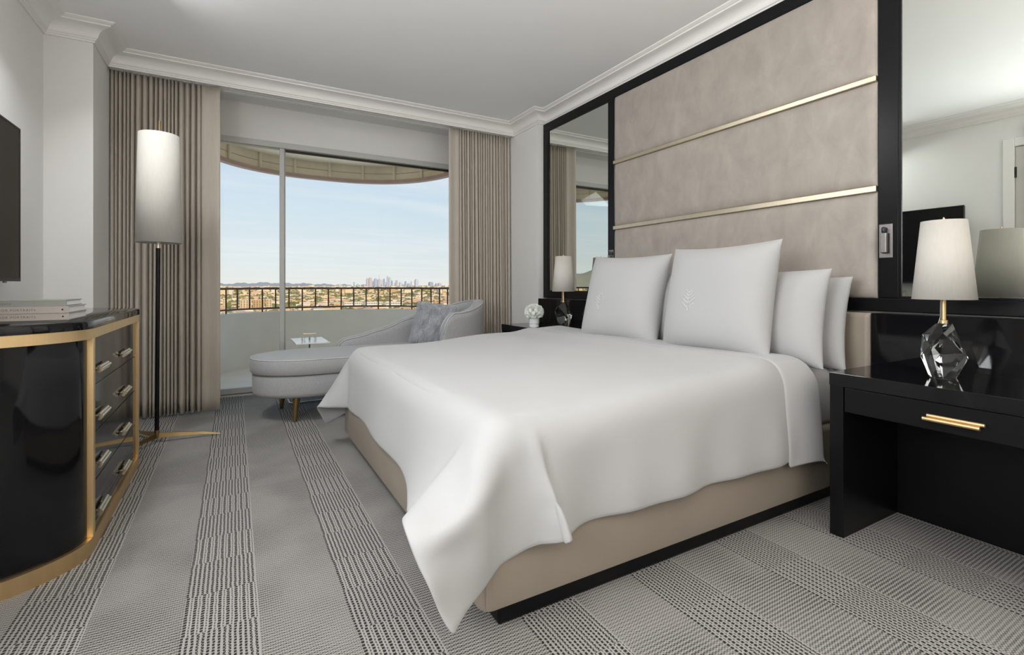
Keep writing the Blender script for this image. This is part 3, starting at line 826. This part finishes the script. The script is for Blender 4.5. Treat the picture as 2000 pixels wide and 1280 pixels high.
# books on the dresser: spines face the room
def book(label, x0, x1, y0, y1, z0, z1, cm, text, tx, size):
    t = thing('book', label, 'book', ((x0+x1)/2, (y0+y1)/2, z0), 'coffee-table books on the dresser')
    c = .0028
    bm = bmesh.new()
    add_box(bm, x0, x1, y0, y1, z0, z0+c, .0006); add_box(bm, x0, x1, y0, y1, z1-c, z1, .0006); add_box(bm, x0, x1, y0, y0+c, z0+c, z1-c)
    cov = obj('cover', bm, cm, t)
    obj('pages', box(x0+.003, x1-.003, y0+c, y1-.004, z0+c, z1-c), page_m, t)
    def write(s, x, sz, zz):
        fc = bpy.data.curves.new('spine_text', 'FONT'); fc.body = s; fc.size = sz; fc.extrude = .0002; fc.space_character = 1.25; fc.align_y = 'CENTER'
        o = bpy.data.objects.new('tmp', fc); COL.objects.link(o)
        dg = bpy.context.evaluated_depsgraph_get(); dg.update()
        me = bpy.data.meshes.new_from_object(o.evaluated_get(dg)); me.materials.clear(); me.materials.append(ink_m)
        bpy.data.objects.remove(o)
        q = bpy.data.objects.new('spine_lettering', me); COL.objects.link(q); q.parent = cov
        q.location = Vector((x, y0-.0004, zz))-ORG[t.name]; q.rotation_euler = (PI/2, 0, 0)
    write(text, tx, size, (z0+z1)/2)
    if cm is book_m:
        for px in (tx-.018, x1-.018):
            obj('spine_mark', lathe([(.0, -.0004), (.003, -.0004), (.003, .0), (.0, .0)], (0, 0, 0), 8, caps=False), ink_m, cov)
            k = COL.objects[-1] if False else cov.children[-1]
            k.location = Vector((px, y0, (z0+z1)/2)); k.rotation_euler = (PI/2, 0, 0)
            for v in k.data.vertices: v.co += ORG[t.name]
            k.location -= ORG[t.name]
            for v in k.data.vertices: v.co -= Vector((0, 0, 0))
    return t
Z0 = .8705
book('taupe hardback book lying at the bottom of the stack on the dresser', -.870, -.536, 2.395, 2.640, Z0, Z0+.0255, book_m, 'INTERIOR PORTRAITS', -.760, .011)
book('taupe hardback book lying in the middle of the stack on the dresser', -.872, -.537, 2.393, 2.640, Z0+.0258, Z0+.0512, book_m, 'INTERIOR PORTRAITS', -.760, .011)
book('thinner grey-green book lying on top of the stack on the dresser', -.868, -.545, 2.400, 2.610, Z0+.0515, Z0+.0740, book2_m, 'Beauty', -.735, .012)

# television on the left wall
tv = thing('television', 'wall-mounted black flat television above the dresser', 'television', (-.931, 2.645, 1.40))
obj('cabinet', box(-.971, -.936, 1.957, 3.333, 1.020, 1.778, .006), plastic_m, tv)
bm = bmesh.new()
add_box(bm, -.939, -.931, 1.955, 1.963, 1.018, 1.78); add_box(bm, -.939, -.931, 3.327, 3.335, 1.018, 1.78)
add_box(bm, -.939, -.931, 1.963, 3.327, 1.772, 1.78); add_box(bm, -.939, -.931, 1.963, 3.327, 1.018, 1.034)
obj('bezel', bm, plastic_m, tv)
obj('screen', box(-.937, -.933, 1.963, 3.327, 1.034, 1.772), screen_m, tv)
obj('wall_mount', box(XL, -.971, 2.42, 2.88, 1.22, 1.55), plastic_m, tv)
obj('logo_plate', box(-.939, -.932, 3.14, 3.17, 1.010, 1.018, .001), steel_m, tv)

# ------------------------------------------------------------------ floor lamp
lx, ly = -.431, 3.81
fl = thing('floor_lamp', 'tall floor lamp with tapered white shade, black pole and brass tripod foot', 'lamp', (lx, ly, 0))
bm = bmesh.new(); top = (lx+.008, ly, 1.30)
obj('pole', tube([(lx, ly, .075), (lx+.004, ly, .7), (lx+.0075, ly, 1.235)], .0125, 16), satin_m, fl, angle=40)
obj('upper_rod', tube([(lx+.0075, ly, 1.235), (lx+.013, ly, 1.96)], .010, 14), pale_brass_m, fl, angle=40)
obj('collar', tube([(lx, ly, .03), (lx, ly, .078)], .016, 16), dark_brass_m, fl, angle=40)
for a in (-.02, 2*PI/3-.02+PI*0, 4*PI/3-.02):
    ca, sa = math.cos(a), math.sin(a)
    bm = bmesh.new(); rings = []
    for f, z, w, h in ((.0, .045, .012, .030), (.25, .041, .011, .024), (.7, .028, .008, .015), (1.0, .008, .004, .006)):
        r = .012+.335*f
        cx, cy = lx+ca*r, ly+sa*r
        rings.append([(cx-sa*w, cy+ca*w, z-h/2), (cx+sa*w, cy-ca*w, z-h/2), (cx+sa*w*.5, cy-ca*w*.5, z+h/2), (cx-sa*w*.5, cy+ca*w*.5, z+h/2)])
    add_ring_loft(bm, rings); obj('foot_leg', bm, dark_brass_m, fl)
bm = bmesh.new(); add_lathe(bm, [(.124, 1.268), (.117, 1.6), (.109, 1.955)], (lx+.012, ly, 0), 48, caps=False)
so_ = obj('lamp_shade', bm, shade_m, fl, smooth=True); m_ = so_.modifiers.new('thick', 'SOLIDIFY'); m_.thickness = .003
bm = bmesh.new()
for k in range(3):
    a = 2*PI*k/3+.4; add_tube(bm, [(lx+.012, ly, 1.93), (lx+.012+.108*math.cos(a), ly+.108*math.sin(a), 1.95)], .0018, 6)
obj('shade_spider', bm, dark_brass_m, fl)
obj('finial', tube([(lx+.013, ly, 1.93), (lx+.014, ly, 2.045)], .0065, 10), dark_brass_m, fl, angle=40)

# ------------------------------------------------------------------ chaise longue
CX0, CX1, CY, CH = .10, 1.98, 4.12, .335
def ch_outline(off=0.0, n=20):
    pts = []
    L_, R_ = .46, .38
    for k in range(n+1):                       # rounded foot, from near side round to far side
        a = -PI/2-PI*k/n
        c, s = math.cos(a), math.sin(a)
        pts.append((CX0+L_+(L_+off)*math.copysign(abs(c)**(2/2.3), c), CY+(CH+off)*math.copysign(abs(s)**(2/2.3), s)))
    for k in range(n+1):
        a = PI/2-PI*k/n
        c, s = math.cos(a), math.sin(a)
        pts.append((CX1-R_+(R_+off)*math.copysign(abs(c)**(2/2.2), c), CY+(CH+off)*math.copysign(abs(s)**(2/2.2), s)))
    return pts
def ch_loft(prof):
    bm = bmesh.new(); add_ring_loft(bm, [[(x, y, z) for x, y in ch_outline(o)] for o, z in prof]); return bm
cl = thing('chaise_longue', 'pale grey upholstered chaise longue with curved back and gold legs by the window', 'chaise', (1.04, CY, 0))
obj('base', ch_loft([(-.07, .178), (-.035, .182), (-.016, .195), (-.012, .215), (-.010, .33), (-.014, .339), (-.03, .344)]), chaise_m, cl, smooth=True, angle=60)
obj('seat_cushion', ch_loft([(-.03, .343), (-.006, .347), (.002, .358), (.005, .40), (.002, .444), (-.003, .456), (-.010, .461), (-.05, .470), (-.12, .480), (-.20, .486), (-.29, .489)]), chaise_m, cl, smooth=True, angle=70)
obj('cushion_piping', tube([(x, y, .4575) for x, y in ch_outline(-.002)]+[(ch_outline(-.002)[0][0], ch_outline(-.002)[0][1], .4575)], .0035, 6), pipe_m, cl, smooth=True)
# back and arms: one padded shell with sloping top
path = []
xs_far = [.765+(1.60-.765)*k/22 for k in range(23)]
for x in xs_far: path.append((x, CY+CH-.005, 0, 1))
for k in range(1, 28):
    a = PI/2-PI*k/28; c, s = math.cos(a), math.sin(a)
    path.append((1.60+.38*math.copysign(abs(c)**(2/2.2), c), CY+(CH-.005)*math.copysign(abs(s)**(2/2.2), s), 0, 1))
for k in range(6): path.append((1.60-(1.60-1.495)*k/5, CY-CH+.005, 0, 1))
far_h = [(.765, .470), (.79, .515), (.84, .537), (.96, .556), (1.12, .600), (1.43, .705), (1.60, .765)]
plen = [0]
for a, b in zip(path, path[1:]): plen.append(plen[-1]+math.hypot(b[0]-a[0], b[1]-a[1]))
def top_h(i):
    x, y = path[i][:2]
    if i < 23: return interp(far_h, x)
    if i < 50:
        f = (i-22)/28
        return .765+(.862-.765)*math.sin(min(1, f*1.9)*PI/2) if f < .55 else .862-(.862-.765)*ss(.55, 1.0, f)
    f = (i-50)/5
    return .765-.075*f-.10*f**4
bm = bmesh.new(); rings = []; pipe_in, pipe_out = [], []
for i, (x, y, _, _) in enumerate(path):
    a = path[max(i-1, 0)]; b = path[min(i+1, len(path)-1)]
    tx, ty = b[0]-a[0], b[1]-a[1]; l = math.hypot(tx, ty); tx /= l; ty /= l
    nx_, ny_ = -ty, tx                       # outward (path runs clockwise)
    h = top_h(i); th = .072
    endf = 1.0
    if i == 0 or i == len(path)-1: endf = .86
    sec = [(.0, .200), (.010, .30), (.012, h-.06), (.010, h-.02), (-.004, h-.003), (-th/2, h+.003), (-th+.004, h-.004), (-th-.010, h-.025), (-th-.012, h-.07), (-th, .36), (-th+.01, .20)]
    ring = []
    for o_, z in sec:
        o2 = (o_+th/2)*endf-th/2
        ring.append((x+nx_*o2, y+ny_*o2, z if z < .31 else max(.31, h-(h-z)*1.0)*1.0-(1-endf)*.06))
    rings.append(ring)
    pipe_out.append((x+nx_*.004, y+ny_*.004, h-.001)); pipe_in.append((x-nx_*(th+.004), y-ny_*(th+.004), h-.006))
add_ring_loft(bm, rings)
obj('back_and_arms', bm, chaise_m, cl, smooth=True, angle=70)
obj('arm_piping', tube(pipe_out, .004, 6), pipe_m, cl, smooth=True)
obj('arm_piping', tube(pipe_in, .004, 6), pipe_m, cl, smooth=True)
for x, y in ((.385, 3.886), (.335, 4.355), (1.62, 3.886), (1.62, 4.355)):
    sx, sy = (-.02 if x < 1 else .02), (-.008 if y < CY else .008)
    obj('leg', tube([(x-sx*.5, y-sy, .182), (x, y, .09), (x+sx*.3, y+sy, .0)], [.028, .021, .014], 14), dark_brass_m, cl, angle=50)

# fur pillow on the chaise
def fur_pillow():
    W = .385
    a = math.radians(-7)
    hx = Vector((.84, -.54, 0)); upv = Vector((.40, .20, .89)).normalized()
    X_ = hx*math.cos(a)+upv*math.sin(a); Y_ = upv*math.cos(a)-hx*math.sin(a)
    M4 = frame((1.535, 4.085, .660), X_, Y_)
    fn = pillow_fn(W, W, .15, .04, seed=4)
    o = obj('fur_pillow', pillow_mesh(fn, M4, 20), fur_m, None, smooth=True)
    tag(o, 'fluffy grey fur pillow leaning on the back of the chaise', 'pillow')
    rnd = random.Random(8); bm = bmesh.new(); R3 = M4.to_3x3()
    for k in range(9000):
        u, v = rnd.uniform(-1, 1), rnd.uniform(-1, 1); s = 1 if rnd.random() < .8 else -1
        p = fn(u, v, s); p1 = fn(min(1, u+.02), v, s)
        n = Vector((u*abs(u)**3*.9, v*abs(v)**3*.9, s*.8)).normalized()
        d = (n*.5+Vector((rnd.uniform(-.5, .5), -.8+rnd.uniform(-.5, .5), 0))).normalized()
        L_ = rnd.uniform(.012, .026); w = Vector((rnd.uniform(-1, 1), rnd.uniform(-.4, .4), 0)).normalized()*.0012
        q = [p-w, p+w, p+d*L_+n*.004]
        bm.faces.new([bm.verts.new(M4 @ z) for z in q])
    me = bpy.data.meshes.new('fur'); bm.to_mesh(me); bm.free(); me.materials.append(fur_m)
    f = bpy.data.objects.new('fur', me); COL.objects.link(f); f.parent = o; f['kind'] = 'stuff'
fur_pillow()

# ------------------------------------------------------------------ little drinks table behind the chaise
dt_ = thing('drinks_table', 'small white topped drinks table with a brass T handle behind the chaise', 'table', (.59, 4.72, 0))
obj('table_top', box(.447, .723, 4.487, 4.955, .492, .505, .003), marble_m, dt_)
bm = bmesh.new(); r_ = .0075
fp = rrect(.40, .700, 4.455, 4.985, .04, .010, 5); add_tube(bm, fp+[fp[0]], r_, 8)
obj('base_frame', bm, chrome_m, dt_, smooth=True)
obj('cross_bar', tube([(.40, 4.72, .010), (.700, 4.72, .010)], r_, 8), chrome_m, dt_, smooth=True)
obj('stem', tube([(.585, 4.72, .010), (.585, 4.72, .558)], .0075, 10), chrome_m, dt_, smooth=True)
obj('handle', tube([(.532, 4.72, .562), (.638, 4.72, .562)], .009, 10), pale_brass_m, dt_, angle=40)
for x in (.545, .625):
    obj('support', tube([(x, 4.72, .470), (x, 4.72, .530)], .004, 8), chrome_m, dt_, smooth=True)

# ------------------------------------------------------------------ the city below and far away
ZG = -52.0
def ray(u, v=557):
    r = (u-1000)/FPX; s, c = math.sin(YAW), math.cos(YAW)
    return Vector((s+r*c, c-r*s, (557-v)/FPX))
def ground_mat():
    m = bpy.data.materials.new('city_ground'); m.use_nodes = True
    nt = m.node_tree; N = nt.nodes; L = nt.links; b = N['Principled BSDF']; b.inputs['Roughness'].default_value = .95
    tc = N.new('ShaderNodeTexCoord')
    n1 = N.new('ShaderNodeTexNoise'); n1.inputs['Scale'].default_value = .02; n1.inputs['Detail'].default_value = 8; L.new(tc.outputs['Object'], n1.inputs['Vector'])
    r = N.new('ShaderNodeValToRGB'); L.new(n1.outputs['Fac'], r.inputs[0])
    e = r.color_ramp.elements; e[0].position = .35; e[0].color = lin(118, 116, 74); e[1].position = .66; e[1].color = lin(196, 166, 122)
    k = e.new(.5); k.color = lin(156, 140, 98)
    L.new(r.outputs[0], b.inputs['Base Color']); return m
gm = bmesh.new()
vs = [gm.verts.new(p) for p in ((-30000, 60, ZG), (30000, 60, ZG), (30000, 45000, ZG), (-30000, 45000, ZG))]; gm.faces.new(vs)
struct('city_ground', gm, ground_mat())

PAL = [mat('stucco_cream', lin(226, 200, 160), .9), mat('stucco_tan', lin(206, 166, 120), .9), mat('stucco_white', lin(228, 214, 192), .9), mat('roof_terracotta', lin(190, 130, 92), .9),
       mat('roof_grey', lin(140, 130, 120), .9), mat('stucco_pink', lin(214, 176, 150), .9)]
mat('far_white', lin(240, 232, 222), .9)
win_m = mat('far_window', lin(120, 104, 88), .3)
rnd = random.Random(77)
BLK = [(ray(u)*d) for u, d in ((480, 905), (505, 910), (525.5, 920), (438.5, 935), (690, 993), (730, 993), (770, 993), (802, 966))]
def clear(x, y): return all(abs(x-p.x) > 24 or abs(y-p.y) > 26 for p in BLK)
def low_rise():
    """thousands of small houses out to the horizon"""
    verts, faces, mi = [], [], []
    for k in range(9000):
        d = 700*math.exp(rnd.random()**.9*3.0)
        az = rnd.uniform(-50, 27) if rnd.random() < .35 else rnd.uniform(-3, 25)
        a = math.radians(az); x, y = d*math.sin(a), d*math.cos(a)
        if not clear(x, y): continue
        sc = 1+d/6000
        w, l, h = rnd.uniform(5, 14)*sc, rnd.uniform(5, 14)*sc, rnd.choice((3, 4, 5, 6, 8, 11))*rnd.uniform(.8, 1.2)*(1+d/14000)
        if d > 2500 and rnd.random() < .12: h *= 2.2
        t = rnd.uniform(-.2, .2); c, s = math.cos(t), math.sin(t); b = len(verts)
        for z in (ZG, ZG+h):
            for dx, dy in ((-w, -l), (w, -l), (w, l), (-w, l)): verts.append((x+dx*c-dy*s, y+dx*s+dy*c, z))
        wall = rnd.choice((0, 0, 1, 2, 2, 5)); roof = rnd.choice((2, 3, 3, 4, 4, 1))
        for q, m_ in (((4, 5, 6, 7), roof), ((0, 1, 5, 4), wall), ((1, 2, 6, 5), wall), ((2, 3, 7, 6), wall), ((3, 0, 4, 7), wall)):
            faces.append([b+i for i in q]); mi.append(m_)
    me = bpy.data.meshes.new('city_houses'); me.from_pydata(verts, [], faces)
    for p in PAL: me.materials.append(p)
    me.polygons.foreach_set('material_index', mi)
    o = bpy.data.objects.new('city_houses', me); COL.objects.link(o); o['kind'] = 'stuff'
    tag(o, 'sunlit carpet of low houses stretching to the horizon beyond the balcony', 'houses')
low_rise()
def trees():
    verts, faces = [], []
    ico = bmesh.new(); bmesh.ops.create_icosphere(ico, subdivisions=1, radius=1)
    iv = [v.co.copy() for v in ico.verts]; fi = [[v.index for v in f.verts] for f in ico.faces]; ico.free()
    for k in range(11000):
        d = 680*math.exp(rnd.random()**.9*2.6); az = rnd.uniform(-50, 27) if rnd.random() < .3 else rnd.uniform(-3, 25)
        a = math.radians(az); x, y = d*math.sin(a), d*math.cos(a)
        if not clear(x, y): continue
        r = rnd.uniform(2.5, 6.0)*(1+d/5000); b = len(verts)
        for v in iv: verts.append((x+v.x*r*rnd.uniform(.8, 1.2), y+v.y*r, ZG+r*.9+v.z*r*.9))
        for f in fi: faces.append([b+i for i in f])
    me = bpy.data.meshes.new('city_trees'); me.from_pydata(verts, [], faces)
    me.materials.append(mat('far_foliage', lin(112, 112, 62), .9, noise=(.01, .35)))
    o = bpy.data.objects.new('city_trees', me); COL.objects.link(o); o['kind'] = 'stuff'
    tag(o, 'olive green treetops scattered among the low houses of the city', 'trees')
trees()

# nearer apartment blocks seen through the railing
def block(label, u, d, w, l, h, m, nfl, ncol):
    p = ray(u)*d; x, y = p.x, p.y
    t = thing('apartment_building', label, 'building', (x, y, ZG))
    obj('walls', box(x-w/2, x+w/2, y, y+l, ZG, ZG+h, 0), m, t)
    obj('parapet', box(x-w/2-.3, x+w/2+.3, y-.3, y+l+.3, ZG+h, ZG+h+.8), PAL[2], t)
    bm = bmesh.new()
    for i in range(nfl):
        for j in range(ncol):
            xx = x-w/2+w*(j+.5)/ncol; zz = ZG+h*(i+.55)/nfl
            ww = w/ncol*.28; hh = h/nfl*.27
            add_box(bm, xx-ww, xx+ww, y-.25, y+.1, zz-hh, zz+hh)
    o = obj('windows', bm, win_m, t); o['kind'] = 'stuff'
block('beige apartment tower left of the two taller ones behind the railing', 480, 900, 19, 18, 25, PAL[0], 8, 4)
block('beige apartment tower with a flat roof right beside the window stile', 505, 905, 18, 18, 25, PAL[1], 8, 4)
block('narrow yellow apartment tower just left of the window stile', 525.5, 915, 9, 14, 26, PAL[0], 8, 2)
block('slim cream tower at the far left by the curtain', 438.5, 930, 6, 12, 27, PAL[0], 8, 2)
for k, (u, w) in enumerate(((690, 34), (730, 34), (770, 34))):
    block('long white apartment block below the railing, %s of the row of three' % ('left', 'middle', 'right')[k], u, 985, w, 20, 18, MATS['far_white'], 4, 10)
block('tan block with dark glazing at the right of the white row', 802, 960, 14, 16, 13, PAL[1], 3, 4)

# downtown skyline
TW = [(390, 405, 235), (535, 575, 272), (585, 622, 182), (624, 668, 172), (672, 692, 225), (702, 745, 185), (757, 800, 192), (815, 835, 196), (840, 862, 188), (872, 886, 240), (892, 914, 152),
      (922, 954, 165), (957, 980, 215), (1004, 1020, 247), (1026, 1056, 210), (1080, 1120, 240), (1160, 1186, 226), (1204, 1240, 258), (1250, 1266, 226), (1316, 1366, 195), (1528, 1588, 238),
      (1622, 1660, 260), (1666, 1714, 255), (165, 212, 282), (272, 310, 276), (340, 378, 291), (440, 462, 265), (480, 505, 286), (1100, 1150, 270), (640, 700, 240)]
TM = [mat('tower_haze_blue', lin(156, 168, 194), .6), mat('tower_haze_grey', lin(166, 174, 194), .6), mat('tower_haze_rose', lin(190, 180, 188), .6), mat('tower_haze_pale', lin(188, 196, 210), .6)]  # distance haze is mixed into these tower base colours
SK = []
for k, (a, b, yt) in enumerate(TW):
    u0, u1, v = 640+a/7.69, 640+b/7.69, 520+yt/7.69
    d = 8600+(k*613) % 1800
    p0, p1 = ray(u0)*d, ray(u1)*d; w = (p1-p0).length; x, y = (p0+p1).x/2, (p0+p1).y/2
    zt = 1+(557-v)/FPX*d
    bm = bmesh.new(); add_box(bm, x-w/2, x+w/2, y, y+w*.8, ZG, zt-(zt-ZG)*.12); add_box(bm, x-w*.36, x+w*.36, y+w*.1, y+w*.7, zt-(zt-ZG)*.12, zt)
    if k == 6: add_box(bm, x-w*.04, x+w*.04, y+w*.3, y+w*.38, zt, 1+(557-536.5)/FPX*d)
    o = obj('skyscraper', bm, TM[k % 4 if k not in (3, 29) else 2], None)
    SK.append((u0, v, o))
ORD = ('first second third fourth fifth sixth seventh eighth ninth tenth eleventh twelfth thirteenth fourteenth fifteenth sixteenth seventeenth eighteenth '
       'nineteenth twentieth twenty-first twenty-second twenty-third twenty-fourth twenty-fifth twenty-sixth twenty-seventh twenty-eighth twenty-ninth thirtieth').split()
for k, (u0, v, o) in enumerate(sorted(SK, key=lambda q: q[0])):
    hw_ = 'tall' if v < 546 else ('mid-height' if v < 552 else 'low')
    tag(o, '%s hazy skyscraper, %s from the left of the downtown skyline above the railing' % (hw_, ORD[k]), 'skyscraper', 'downtown skyline towers')

# hills on the horizon
def ridge(name, d, az0, az1, hfun, m):
    bm = bmesh.new(); n = 120; P_ = []
    for i in range(n+1):
        az = az0+(az1-az0)*i/n; a = math.radians(az); h = hfun(az)
        row = []
        for f, k in ((.86, 0), (.93, .55), (1.0, 1.0), (1.1, 0)):
            row.append((d*f*math.sin(a), d*f*math.cos(a), ZG+(h-ZG)*k if k else ZG))
        P_.append(row)
    add_grid(bm, P_); struct(name, bm, m, smooth=True)
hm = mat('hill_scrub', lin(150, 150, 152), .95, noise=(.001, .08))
hm2 = mat('hill_scrub_near', lin(150, 142, 122), .95, noise=(.002, .12))
ridge('hills_far', 15000, -6, 16, lambda a: 1+15000*(.0045*max(0, 1-abs(a-3)/9)+.0010*math.sin(a*3.1)+.0006*math.sin(a*9)), hm)
ridge('hills_left', 7000, -75, -18, lambda a: 1+7000*(.034*max(0, 1-abs(a+45)/27)**.8+.003*math.sin(a*.9)+.0015*math.sin(a*2.7)), hm2)
